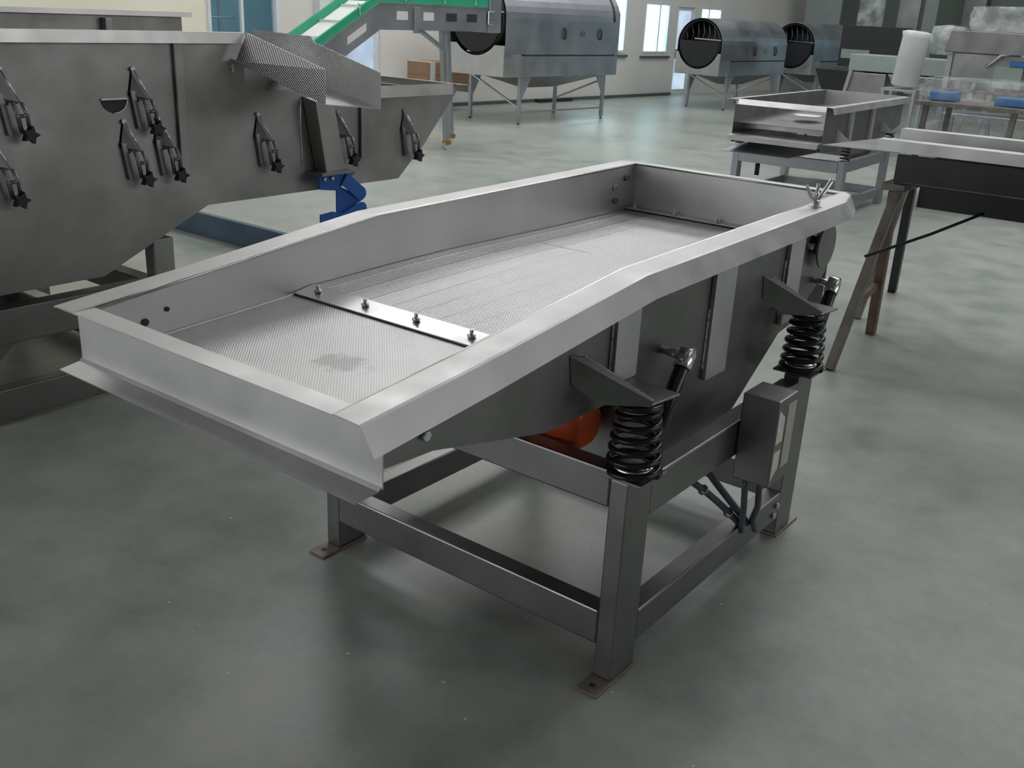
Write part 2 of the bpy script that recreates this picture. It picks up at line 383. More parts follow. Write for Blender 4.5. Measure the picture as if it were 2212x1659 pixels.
# infeed end plate with its top flange and folded lip
MB().strip([[(-1.030, -.832, .982), (-.062, -.832, .982)], [(XL+.0, -.78, .984), (XR, -.78, .984)]], (0, 0, -.003)).build('end_flange', 'body', scr, 0, OFF)
ep = MB().box(-1.025, -.059, -.783, -.780, .845, .979).build('infeed_end_plate', 'body', scr, 0, OFF)
MB().strip([[(-1.028, -.781, .850), (-.060, -.781, .850)], [(-1.030, -.788, .841), (-.064, -.788, .841)], [(-1.040, -.832, .829), (-.078, -.832, .829)]], (0, 0, -.003)).build('lip', 'body', ep, 0, OFF)
MB().strip([[(XL, 1.52, zt(1.52)), (XR, 1.52, zt(1.52))], [(XL-.03, 1.575, zt(1.52)), (XR+.01, 1.575, zt(1.52))], [(XL-.03, 1.59, 1.06), (XR+.01, 1.59, 1.06)]], (0, 0, -.003)).build('end_flange', 'body', scr, 0, OFF)
MB().path([(XL, 1.519, zt(1.52)), (XR, 1.519, zt(1.52))], .0045, 8).build('highlight_bead', 'light_steel', scr, 0, OFF)  # same highlight bead, added across the far end
MB().box(XL, XR, 1.52, 1.523, .70, zt(1.52)-.001).build('discharge_end_plate', 'body', scr, 0, OFF)
# decks
MB().strip([[(XL+.003, y, zd(y)), (XR-.003, y, zd(y))] for y in (-.779, -.5, -.2, -.15)], (0, 0, -.003)).build('infeed_deck', 'deck', scr, 0, OFF)
def zs(y): return zd(y)+.006+.012*math.exp(-((y-.35)/.5)**2)
MB().strip([[(XL+.003, y, zs(y)), (XR-.003, y, zs(y))] for y in [-.15+i*.0835 for i in range(20)]+[1.518]], (0, 0, -.003)).build('screen_deck', 'screen', scr, 0, OFF)
cs = MB().strip([[(XL+.004, -.215, .9105), (XR-.004, -.215, .9105)], [(XL+.004, -.145, .922), (XR-.004, -.145, .922)]], (0, 0, -.004)).build('clamping_strip', 'light_steel', scr, 0, OFF)
for i in range(5):
    x = XL+.06 + i*.178
    mb = MB(); hexhead(mb, (x, -.18, .920), (0, 0, 1), .0105, .007); mb.tube((x, -.18, .927), (x, -.18, .938), .005, 10); mb.build('bolt', 'bolt', cs, 0, OFF)
cs = MB().box(XL+.004, XR-.004, 1.475, 1.516, .934, .938).build('clamping_strip', 'body_in', scr, 0, OFF)
for i in range(5):
    x = XL+.035 + i*.178
    mb = MB(); hexhead(mb, (x, 1.49, .938), (0, 0, 1), .010, .007); mb.tube((x, 1.49, .945), (x, 1.49, .955), .005, 10); mb.build('bolt', 'bolt', cs, 0, OFF)
MB().path([(XL+.004, -.76+i*.03, zd(-.76+i*.03)+.002) for i in range(20)], .0028, 6).build('weld_seam', 'light_steel', scr, 0, OFF)
# small bolts and holes in the left side near the far corner, hole near infeed
for (y, z, rr_) in ((1.46, 1.055, .013), (1.38, 1.025, .012), (1.39, .975, .013)):
    mb = MB(); hexhead(mb, (XL+.002, y, z), (1, 0, 0), rr_, .009); mb.build('bolt', 'bolt' if z == 1.025 else 'dark_steel', scr, 0, OFF)
for (y, z, rr_) in ((-.66, .925, .009), (-.60, .945, .006)):
    MB().tube((XL+.002, y, z), (XL+.0045, y, z), rr_, 12).build('hole', 'dark', scr, 0, OFF)
mb = MB(); hexhead(mb, (XR+.003, -.60, .872), (1, 0, 0), .011, .012); mb.build('bolt', 'bolt', scr, 0, OFF)
# stiffener channels on the visible side
for (y0, y1, zb, xo) in ((.075, .185, .792, .016), (.595, .725, .665, .016), (1.115, 1.23, .72, .016)):
    ya, yb = y0, y1
    mb = MB().box(XR+.003, XR+.003+xo, ya, yb, zb, zt(ya)-.012); st = mb.build('stiffener', 'body', scr, .003, OFF)
    mb = MB()
    mb.path([(XR+.005, ya-.002, zb+.03+j*.011) for j in range(18)], [.003, .004, .0015, .004, .003, .0035]*3, 6)
    mb.build('weld_bead', 'bolt', st, 0, OFF)
for (ya, yb) in ((.60, .70),):
    MB().box(XL-.036, XL-.003, ya, yb, .665, zt(ya)-.012).build('stiffener', 'frame', scr, .003, OFF)
# wing nut on the flange
wn = MB(); wn.lathe((-.097, 1.215, zt(1.2)), (0, 0, 1), [(.022, 0), (.022, .004), (.013, .006), (.014, .022), (.010, .026)], 16)
wn.path([(-.097, 1.215, 1.118), (-.105, 1.19, 1.135), (-.112, 1.165, 1.165), (-.113, 1.16, 1.175)], [.006, .0065, .006, .004], 8)
wn.path([(-.097, 1.215, 1.118), (-.090, 1.245, 1.140), (-.082, 1.28, 1.175), (-.081, 1.285, 1.186)], [.006, .0075, .008, .006], 8)
wn = wn.build('wing_nut', 'bolt', scr, 0, OFF)
MB().tube((-.097, 1.215, 1.10), (-.097, 1.215, 1.175), .006, 12).build('threaded_stud', 'bolt', wn, 0, OFF)
# disc cover at the discharge end
dc = MB(); dc.tube((XR+.028, 1.385, .948), (XR+.036, 1.385, .948), .078, 32); dc.tube((XR+.003, 1.385, .948), (XR+.028, 1.385, .948), .035, 20)
dc = dc.build('disc_cover', 'frame', scr, .001, OFF)
for a in (95, 125, 155, 190):
    y = 1.385-.088*math.cos(math.radians(a-90)) ; z = .948+.088*math.sin(math.radians(a-90)) if a < 180 else .948-.02
    mb = MB(); hexhead(mb, (XR+.003, y, z), (1, 0, 0), .011, .02); mb.build('bolt', 'bolt', dc, 0, OFF)
# brackets, springs and dampers at the four corners
def corner(yc, side):
    """side=+1 right, -1 left; yc = spring centre"""
    def X(x): return x if side > 0 else -1.08 - x + .0
    def mp(p): return (X(p[0]), p[1], p[2])
    y0 = yc-.06
    xs_ = XR if side > 0 else -1.08-XL
    br = MB().sheet([mp((xs_, y0-.02, .786)), mp((.02, y0+.038, .786)), mp((.034, y0+.150, .786)), mp((xs_, y0+.165, .786))], (0, 0, .006)).build('spring_bracket', 'shadeplate', scr, .0015, OFF)
    gp = [mp((xs_, y0-.104, .913)), mp((-.108, y0-.066, .905)), mp((.021, y0+.038, .800)), mp((.012, y0+.034, .786)), mp((-.085, y0-.04, .786)), mp((xs_, y0-.09, .84))]
    MB().sheet(gp, (.005*side, -.004, 0)).build('gusset', 'shadeplate', br, .001, OFF)
    MB().beam(Vector(gp[1])+Vector((0, -.002, .002)), Vector(gp[2])+Vector((0, -.002, .002)), .009, .004).build('cut_edge', 'bolt', br, 0, OFF)
    mb = MB(); turns, n = 7.2, 7*26
    pts = []
    for i in range(n+1):
        t = i/n; a = t*turns*2*PI; rad = .066 - .016*min(1, t*1.15) if t > .0 else .066
        zz = .600 + .172*max(0, min(1, (t-.10)/.80)) + .004*t
        pts.append((X(-.027)+rad*math.cos(a), yc+rad*math.sin(a), zz))
    mb.path(pts, .0085, 8)
    sp = mb.build('coil_spring', 'black', scr, 0, OFF)
    MB().lathe((X(-.027), yc, .594), (0, 0, 1), [(.052, 0), (.052, .018), (.047, .022), (.02, .023), (.001, .023)], 24).build('spring_cup', 'bolt', sp, 0, OFF)
    MB().box(min(X(-.095), X(.035)), max(X(-.095), X(.035)), yc-.062, yc+.062, .586, .593).build('spring_seat', 'frame', scr, .001, OFF)
    # damper: stud, chrome nut head, black cylinder
    yd = y0+.345
    a0, a1 = mp((xs_, yd-.01, .823)), mp((-.055, yd, .815))
    dm = MB(); dm.tube(a0, (a1[0], a1[1], a1[2]), .012, 14); dm.lathe(mp((-.078, yd, .819)), (side, 0, -.15), [(.028, 0), (.030, .004), (.030, .030), (.026, .036)], 6)
    dm = dm.build('damper', 'bolt', scr, 0, OFF)
    MB().tube(mp((-.062, yd, .805)), mp((-.052, yd-.12, .66)), .021, 20).build('damper_cylinder', 'black', dm, .002, OFF)
    MB().tube(mp((-.062, yd+.002, .812)), mp((-.060, yd-.018, .788)), .025, 20).build('chrome_collar', 'bolt', dm, .002, OFF)
for yc in (.06, 1.12):
    for sd in (1, -1): corner(yc, sd)
# base frame
def legs():
    for (x0, x1) in ((-.054, 0), (-1.08, -1.026)):
        for (y0, y1) in ((0, .12), (1.055, 1.175)):
            lg = MB().box(x0, x1, y0, y1, .008, .586).build('leg', 'frame', scr, .005, OFF)
            # foot plate with hole
            sx = 1; ya = -.072 if y0 == 0 else y0; yb = y1 if y0 == 0 else y1+.06
            cx0, cx1 = x0-.006, x1+.006
            hy = -.038 if y0 == 0 else y1+.03; hx = (x0+x1)/2-.002
            mb = MB(); n = 16
            outer = [(cx0, ya), (cx1, ya), (cx1, yb), (cx0, yb)]
            mb.prism(outer, 'Z', 0, .008); fp = mb.build('foot_plate', 'dkfoot', lg, .001, OFF)
            MB().tube((hx, hy, .0075), (hx, hy, .0086), .009, 16).build('bolt_hole', 'dark', lg, 0, OFF)
legs()
B = []
for (y0, y1) in ((0, .06), (1.115, 1.175)):
    if y0 == 0: MB().box(-1.026, -.054, y0, y1, .505, .606).build('cross_beam', 'frame', scr, .005, OFF)
    MB().box(-1.026, -.054, y0, y1, .103, .205).build('cross_beam', 'frame', scr, .005, OFF)
for (x0, x1) in ((-.06, 0), (-1.08, -1.02)):
    MB().box(x0, x1, .12, 1.055, .455, .568).build('side_beam', 'frame', scr, .005, OFF)
    MB().box(x0, x1, .12, 1.055, .075, .171).build('side_beam', 'frame', scr, .005, OFF)
# vibration motor, orange, under the body
vm = MB(); vm.lathe((-.68, .15, .632), (1, 0, 0), [(.045, 0), (.072, .02), (.080, .05), (.080, .38), (.074, .44), (.055, .462)], 28); vm = vm.build('vibration_motor', 'orange', scr, 0, OFF)
mb = MB().box(-.62, -.34, .09, .21, .715, .74); mb.build('motor_foot', 'orange', vm, .003, OFF)
mb = MB()
for k in range(6): mb.lathe((-.62+k*.05, .15, .632), (1, 0, 0), [(.084, 0), (.084, .006)], 28)
mb.build('cooling_fins', 'orange', vm, 0, OFF)
vm2 = MB().lathe((-.72, .62, .30), (1, 0, 0), [(.05, 0), (.07, .02), (.075, .05), (.075, .34), (.07, .38), (.05, .40)], 28).build('vibration_motor', 'orange', scr, 0, OFF)
MB().box(-.70, -.36, .55, .69, .365, .455).build('motor_foot', 'dark_steel', vm2, .003, OFF)
# control box
cb = MB().box(.002, .114, .612, .742, .388, .657).build('control_box', 'frame', scr, .004, OFF)
MB().sheet([(.1145, .616, .632), (.1145, .662, .598), (.1145, .662, .440), (.1145, .616, .408)], (.0015, 0, 0)).build('label_plate', 'label', cb, 0, OFF)
MB().box(.1155, .1165, .617, .661, .500, .524).build('brown_band', 'card', cb, 0, OFF)
MB().box(.114, .1155, .680, .738, .43, .63).build('pale_reflection', 'body', cb, .0, OFF)  # pale strip standing in for a soft reflection on the box side
for (dx, dy, sw) in ((.03, .65, 0), (.06, .685, -.012)):
    mb = MB(); mb.path([(dx, dy, .388), (dx+.002, dy, .34), (dx-.005, dy+.03, .27), (dx-.02+sw, dy+.07, .20), (dx-.03, dy+.10, .150)], .010, 10); mb.build('hose', 'conduit', cb, 0, OFF)
for k, (a, b_, c) in enumerate((((-.12, .50, .40), (-.06, .60, .33), (-.005, .755, .165)), ((-.12, .60, .43), (-.05, .64, .33), (.012, .765, .175)))):
    A_, B_, C_ = Vector(a), Vector(b_), Vector(c)
    pts = [A_*(1-t)**2 + B_*2*t*(1-t) + C_*t*t for t in [i/10 for i in range(11)]]
    mb = MB(); mb.path(pts, .011, 10); cabl = mb.build('cable', 'conduit', scr, 0, OFF)
    if k == 0:
        for q in (4, 8): MB().lathe(pts[q], pts[q+1]-pts[q-1], [(.017, -.003), (.017, .003)], 10).build('cable_tie', 'bolt', cabl, 0, OFF)
for (y, z) in ((1.02, .135), (1.0, .105)):
    mb = MB(); hexhead(mb, (.001, y, z), (1, 0, 0), .011, .009); mb.build('bolt', 'bolt', scr, 0, OFF)

# ---------------------------------------------------------------- small scraps on the floor
SC = [(-.96, .06), (-.5, -.25), (-.78, -.62), (-.15, .62), (-.42, .55), (.02, -.02), (.38, .9), (.16, 1.6), (-.35, .1), (-1.0, -.5), (.05, .55), (-.2, -.35), (.3, 2.35), (-1.6, -.1)]
rs_ = random.Random(4)
for _ in range(34):
    x, y = rs_.uniform(-1.6, .9), rs_.uniform(-.9, 2.6)
    if -1.15 < x < .06 and -.1 < y < 1.25: continue
    SC.append((x, y))
mesh0 = None
for k, (x, y) in enumerate(SC):
    if mesh0 is None:
        o = MB().sheet([(-.006, -.002, .0005), (.006, -.003, .0005), (.005, .002, .0005), (-.004, .003, .0005)], (0, 0, .0015)).build('metal_scrap', 'scrap'); mesh0 = o
    else:
        o = mesh0.copy(); COL.objects.link(o)
    o.location = (x, y, 0); o.rotation_euler = (0, 0, k*1.3); o.scale = (.5+.1*(k % 4),)*3
    tag(o, 'tiny bright metal chip lying loose on the grey green floor', 'scrap', 'metal chips on the floor')

# ---------------------------------------------------------------- big stainless feed tank on the left
TO = (-3.45, .5, 0)
tk = thing('feed_tank', 'big dark stainless tank with sloped bottom and rows of clamps, left of the vibrating screen', 'tank', TO)
tp = [(-1.7, .53), (.26, .53), (.79, .765), (2.01, .765), (2.21, .93), (2.47, 1.20), (2.47, 1.245), (1.02, 1.245), (1.02, 1.49), (-1.7, 1.50)]
MB().prism(tp, 'X', -2.704, -2.70).build('tank_side', 'tank', tk, 0, TO)
tp2 = tp[:6] + [(2.47, 1.245), (1.76, 1.245), (1.76, 1.53), (-1.7, 1.53)]
MB().prism(tp2, 'X', -4.204, -4.20).build('tank_side', 'tank', tk, 0, TO)
MB().strip([[(-4.2, y, z), (-2.704, y, z)] for y, z in [(-1.7, 1.1)]+tp[:6]], (0, 0, .004)).build('tank_bottom', 'tank', tk, 0, TO)
MB().strip([[(-2.70, y, 1.496), (-2.66, y, 1.496), (-2.655, y, 1.452)] for y in (-1.7, 1.0)], (0, 0, .003)).build('rim', 'rim', tk, 0, TO)
MB().strip([[(-4.20, y, 1.535), (-4.155, y, 1.54), (-4.15, y, 1.515)] for y in (-1.7, 1.8)], (0, 0, .003)).build('rim', 'rim', tk, 0, TO)
MB().strip([[(-2.70, y, 1.245), (-2.665, y, 1.250), (-2.66, y, 1.192)] for y in (1.45, 2.40)], (0, 0, .003)).build('rim', 'rim', tk, 0, TO)
MB().strip([[(-4.2, 2.43, 1.245), (-2.665, 2.43, 1.245)], [(-4.2, 2.50, 1.24), (-2.65, 2.51, 1.24)], [(-4.2, 2.51, 1.20), (-2.65, 2.52, 1.20)]], (0, 0, .003)).build('rim', 'rim', tk, 0, TO)
for y in (-.9, -.2, .55, 1.25): MB().box(-4.195, -4.15, y, y+.04, .9, 1.50).build('stiffener', 'dark_steel', tk, .002, TO)
MB().box(-2.70, -2.682, .655, .70, .90, 1.455).build('stiffener', 'tank', tk, .003, TO)
MB().box(-2.70, -2.682, 1.72, 1.765, .895, 1.19).build('stiffener', 'tank', tk, .003, TO)
for y, za, zb in ((1.335, .89, 1.2), (.955, 1.33, 1.37), (.66, 1.15, 1.19)):
    MB().path([(-2.697, y+.002*math.sin(k), za+(zb-za)*k/8) for k in range(9)], .004, 6).build('weld_bead', 'bolt', tk, 0, TO)
# half-round inspection opening
pts = [(.372+.056*math.cos(a), 1.236-.052*math.sin(a)) for a in [PI*k/12 for k in range(13)]]
hp = MB().prism(pts, 'X', -2.6995, -2.6975).build('half_round_opening', 'dark', tk, 0, TO)
MB().beam((-2.694, .314, 1.238), (-2.694, .430, 1.238), .008, .006).build('opening_lip', 'light_steel', hp, 0, TO)
MB().path([(-2.695, .372+.057*math.cos(a), 1.236-.053*math.sin(a)) for a in [PI*.55*k/8 for k in range(9)]], .003, 6).build('opening_lip', 'light_steel', hp, 0, TO)
# toggle clamps with black star knobs
proto = []
CL = [(-.07, 1.36), (-.135, 1.125), (.465, 1.352), (.405, 1.15), (.563, 1.152), (1.081, 1.145), (1.571, 1.133), (2.047, 1.118)]
def rel(y, z, dx, dy, dz): return (-2.70+dx, y+dy, z+dz)
for k, (y, z) in enumerate(CL):
    if not proto:
        o = MB(); o.sheet([rel(0, 0, .004, -.006, 0), rel(0, 0, .060, .032, -.115), rel(0, 0, .004, .006, -.13), rel(0, 0, .004, -.028, -.10)], (.0, .006, 0))
        o.sheet([rel(0, 0, .002, -.024, -.085), rel(0, 0, .018, -.024, -.085), rel(0, 0, .018, -.002, -.235), rel(0, 0, .002, -.002, -.235)], (0, .020, 0))
        root = o.build('toggle_clamp', 'dark_steel', tk, 0)
        a = MB(); a.path([rel(0, 0, .012, -.002, .0), rel(0, 0, .062, .034, -.115)], .0035, 6); a = a.build('bright_edge', 'bolt', root)
        a = MB(); a.path([rel(0, 0, .05, .012, -.115), rel(0, 0, .055, .02, -.16), rel(0, 0, .05, .032, -.225)], .0085, 8)
        a.path([rel(0, 0, .062, .038, -.115), rel(0, 0, .068, .05, -.16), rel(0, 0, .062, .056, -.21)], .0075, 8)
        a.tube(rel(0, 0, .055, .018, -.165), rel(0, 0, .068, .052, -.160), .007, 10)
        a = a.build('clamp_yoke', 'frame', root)
        a = MB(); a.lathe(rel(0, 0, .004, -.004, 0), (1, 0, 0), [(.009, 0), (.009, .012)], 8); a = a.build('pin', 'bolt', root)
        a = MB(); st = []
        for i in range(10):
            an = 2*PI*i/10; rr_ = .034 if i % 2 == 0 else .018
            st.append((rr_*math.cos(an), rr_*math.sin(an)))
        a.prism([(.064+p[0]-.02, -.232+p[1]) for p in [(q[0]+.012, q[1]) for q in st]], 'X', -2.70+.045, -2.70+.075)
        a = a.build('star_knob', 'rubber', root)
        proto = [root] + list(root.children); base = Vector((y, z, 0))
        root.location = (-TO[0], y-TO[1], z)
    else:
        r = proto[0].copy(); COL.objects.link(r); r.parent = tk; r.location = (-TO[0], y-TO[1], z)
        for ch in proto[1:]:
            c = ch.copy(); COL.objects.link(c); c.parent = r
# side outlet spout
sp = MB().hexa([(-2.698, 1.42, .862), (-2.60, 1.405, .864), (-2.60, 1.53, .866), (-2.698, 1.54, .862),
                (-2.698, 1.345, 1.215), (-2.60, 1.345, 1.200), (-2.60, 1.46, 1.195), (-2.698, 1.52, 1.21)]).build('outlet_spout', 'tank', tk, .003, TO)
MB().box(-2.70, -2.58, 1.36, 1.56, .850, .866).build('spout_flange', 'frame', sp, .002, TO)
# blue plastic discharge flap with folded lobes
bl = MB().sheet([(-2.60, 1.36, .850), (-2.60, 1.60, .850), (-2.60, 1.50, .79), (-2.60, 1.50, .765), (-2.60, 1.36, .785)], (-.010, 0, 0))
bl.sheet([(-2.605, 1.475, .80), (-2.605, 1.655, .705), (-2.605, 1.475, .635)], (-.010, 0, 0))
bl = bl.build('discharge_flap', 'blue', tk, .001, TO)
def lobe(p, q, rad, x):
    p, q = Vector(p), Vector(q); d_ = (q-p).normalized(); n_ = Vector((-d_.y, d_.x)); pts = [p+n_*rad, p-n_*rad]
    for i in range(9):
        a = -PI/2 + PI*i/8; pts.append(q + d_*rad*math.cos(a) + n_*rad*math.sin(a))
    return MB().prism([(v.x, v.y) for v in pts], 'X', x, x+.010)
lobe((1.51, .825), (1.622, .742), .033, -2.593).build('flap_lobe', 'blue', bl, .001, TO)
lobe((1.48, .615), (1.625, .665), .033, -2.593).build('flap_lobe', 'blue', bl, .001, TO)
MB().sheet([(-2.596, 1.35, .665), (-2.596, 1.43, .672), (-2.596, 1.56, .64), (-2.596, 1.54, .59), (-2.596, 1.35, .585)], (.008, 0, 0)).build('flap_lobe', 'blue', bl, .001, TO)
mb = MB(); hexhead(mb, (-2.595, 1.385, .835), (1, 0, 0), .009, .008); hexhead(mb, (-2.595, 1.435, .835), (1, 0, 0), .009, .008); mb.build('bolt', 'bolt', bl, 0, TO)
# tank support frame
for x in (-2.70, -4.12):
    MB().box(x-.08, x, -1.7, .62, .33, .472).build('frame_beam', 'frame', tk, .006, TO)
    MB().box(x-.07, x+.0, -1.7, .75, .02, .15).build('skid_beam', 'frame', tk, .006, TO)
    for y in (-1.5, -.35, .50):
        MB().box(x-.075, x-.005, y, y+.10, .15, .53 if y < .3 else .645).build('leg', 'dark_steel', tk, .004, TO)
    for y in (-.35,):
        MB().sheet([(x-.02, y+.10, .33), (x-.02, y+.22, .33), (x-.02, y+.10, .22)], (-.006, 0, 0)).build('gusset', 'frame', tk, .001, TO)
    for y in (-1.6, .65): MB().box(x-.09, x+.02, y-.05, y+.05, 0, .02).build('foot_plate', 'frame', tk, .002, TO)
for y in (-1.5, .50): MB().box(-4.12, -2.78, y, y+.08, .35, .45).build('cross_beam', 'frame', tk, .006, TO)
MB().box(-4.12, -2.77, .55, .63, .03, .13).build('cross_beam', 'frame', tk, .006, TO)

# perforated feed chute lying over the tank rim
ch = thing('dimpled_chute', 'open trough of dimpled sheet metal sticking out from the tank rim', 'chute', (-2.5, 1.1, 1.25))
CO = (-2.5, 1.1, 1.25)
MB().sheet([(-2.645, .935, 1.382), (-2.645, 1.0, 1.497), (-2.151, 1.0, 1.380), (-2.154, 1.0, 1.240)], (0, .003, 0)).build('near_panel', 'dimplex', ch, 0, CO)
MB().sheet([(-3.01, 1.32, 1.36), (-3.011, 1.32, 1.498), (-2.593, 1.32, 1.488), (-2.569, 1.32, 1.462), (-2.152, 1.32, 1.362), (-2.150, 1.32, 1.210)], (0, .003, 0)).build('far_panel', 'dimplex', ch, 0, CO)
MB().sheet([(-2.645, .938, 1.383), (-2.155, 1.001, 1.241), (-2.151, 1.32, 1.211), (-3.0, 1.32, 1.36), (-3.0, 1.03, 1.41)], (0, 0, -.003)).build('chute_floor', 'light_steel', ch, 0, CO)

tag(MB().strip([[(-5.6, 2.42, .165), (-3.0, 2.42, .165)], [(-5.6, 2.38, .165), (-3.0, 2.38, .165)], [(-5.6, 2.38, .004), (-3.0, 2.38, .004)], [(-5.6, 2.42, .004), (-3.0, 2.42, .004)]], (0, 0, .005)).build('steel_beam', 'bluesheen', None), 'bluish steel channel lying on the floor behind the tank', 'beam')

# ---------------------------------------------------------------- green and white inclined conveyor
KO = (-7.25, 6.2, 0)
cv = thing('belt_conveyor', 'inclined conveyor with white cleated belt and green side guides', 'conveyor', KO)
sl = math.tan(math.radians(27.7)); bx = 6.20; bz = 1.640
def cz(y): return bz if y >= bx else bz + (y-bx)*sl
def off(y, dz): return cz(y)+dz
yl, yr = 3.5, 8.1
def band(x0, x1, d0, d1, name, mat, y0=yl, y1=yr, par=None):
    rows = [[(x0, y, cz(y)+d1), (x1, y, cz(y)+d1)] for y in (y0, bx, y1)]
    m_ = MB(); A = [(y0, cz(y0)+d0), (bx, bz+d0), (y1, cz(y1)+d0), (y1, cz(y1)+d1), (bx, bz+d1), (y0, cz(y0)+d1)]
    return m_.prism(A, 'X', x0, x1).build(name, mat, par or cv, 0, KO)
side = band(-7.012, -7.0, -.27, 0, 'side_frame', 'far_steel'); side2 = band(-7.52, -7.508, -.27, 0, 'side_frame', 'far_steel')
band(-7.035, -7.005, .012, .10, 'side_guide', 'green'); band(-7.515, -7.485, .012, .10, 'side_guide', 'green')
band(-7.005, -6.985, -.004, .012, 'bright_edge', 'light_steel')
belt = band(-7.48, -7.04, -.02, .01, 'belt', 'belt')
y = yl+.1
for k in range(9):
    MB().beam((-7.47, y, cz(y)+.02), (-7.05, y, cz(y)+.02), .02, .028).build('cleat', 'belt', belt, 0, KO); y += .31
for k, yc in enumerate((6.55, 6.98, 7.38, 7.75)):
    MB().box(-6.999, -6.994, yc-.1, yc+.08, bz-.165, bz-.075).build('slot', 'dark' if k > 1 else 'wall', side, .012, KO)
for yc in (5.85, 5.35, 4.9):
    c0, c1 = cz(yc-.14)-.135, cz(yc+.14)-.135
    MB().sheet([(-6.998, yc-.14, c0-.04), (-6.998, yc+.14, c1-.04), (-6.998, yc+.14, c1+.04), (-6.998, yc-.14, c0+.04)], (.005, 0, 0)).build('slot', 'wall', side, .012, KO)
MB().box(-7.0, -6.975, 6.72, 6.80, bz-.30, bz-.03).build('bracket', 'far_steel', cv, .003, KO)
for yc in (5.9, 6.6, 7.25, 7.8):
    mb = MB(); mb.tube((-7.0, yc, cz(yc)+.03), (-7.0, yc, cz(yc)+.135), .008, 8); mb.lathe((-7.0, yc, cz(yc)+.12), (0, 0, 1), [(.02, 0), (.022, .015), (.015, .03)], 10); mb.build('guide_post', 'bolt', cv, 0, KO)
MB().box(-7.53, -6.98, 8.05, 8.28, bz-.28, bz+.12).build('drive_housing', 'far_steel', cv, .008, KO)
mb = MB(); mb.box(-6.985, -6.97, 8.02, 8.14, bz-.19, bz-.03); mb = mb.build('bearing', 'bolt', cv, .01, KO)
for xx, yq in ((-7.08, 7.42), (-7.47, 7.95)):
    lg = MB().beam((xx, yq, .10), (xx, yq-.12, 1.38), .07, .05, (1, 0, 0)).build('leg', 'far_steel', cv, .003, KO)
    cs_ = MB().tube((xx-.02, yq, .05), (xx+.02, yq, .05), .05, 16).build('caster', 'wheel', lg, 0, KO)
    MB().box(xx-.03, xx+.03, yq-.04, yq+.06, .06, .11).build('caster_fork', 'brass', lg, .003, KO)
    lg = MB().beam((xx, 3.7, .0), (xx, 3.7, .35), .06, .05, (1, 0, 0)).build('leg', 'far_steel', cv, .003, KO)
MB().beam((-7.08, 7.36, 1.15), (-7.06, 6.9, 1.37), .05, .04).build('brace', 'far_steel', cv, .003, KO)

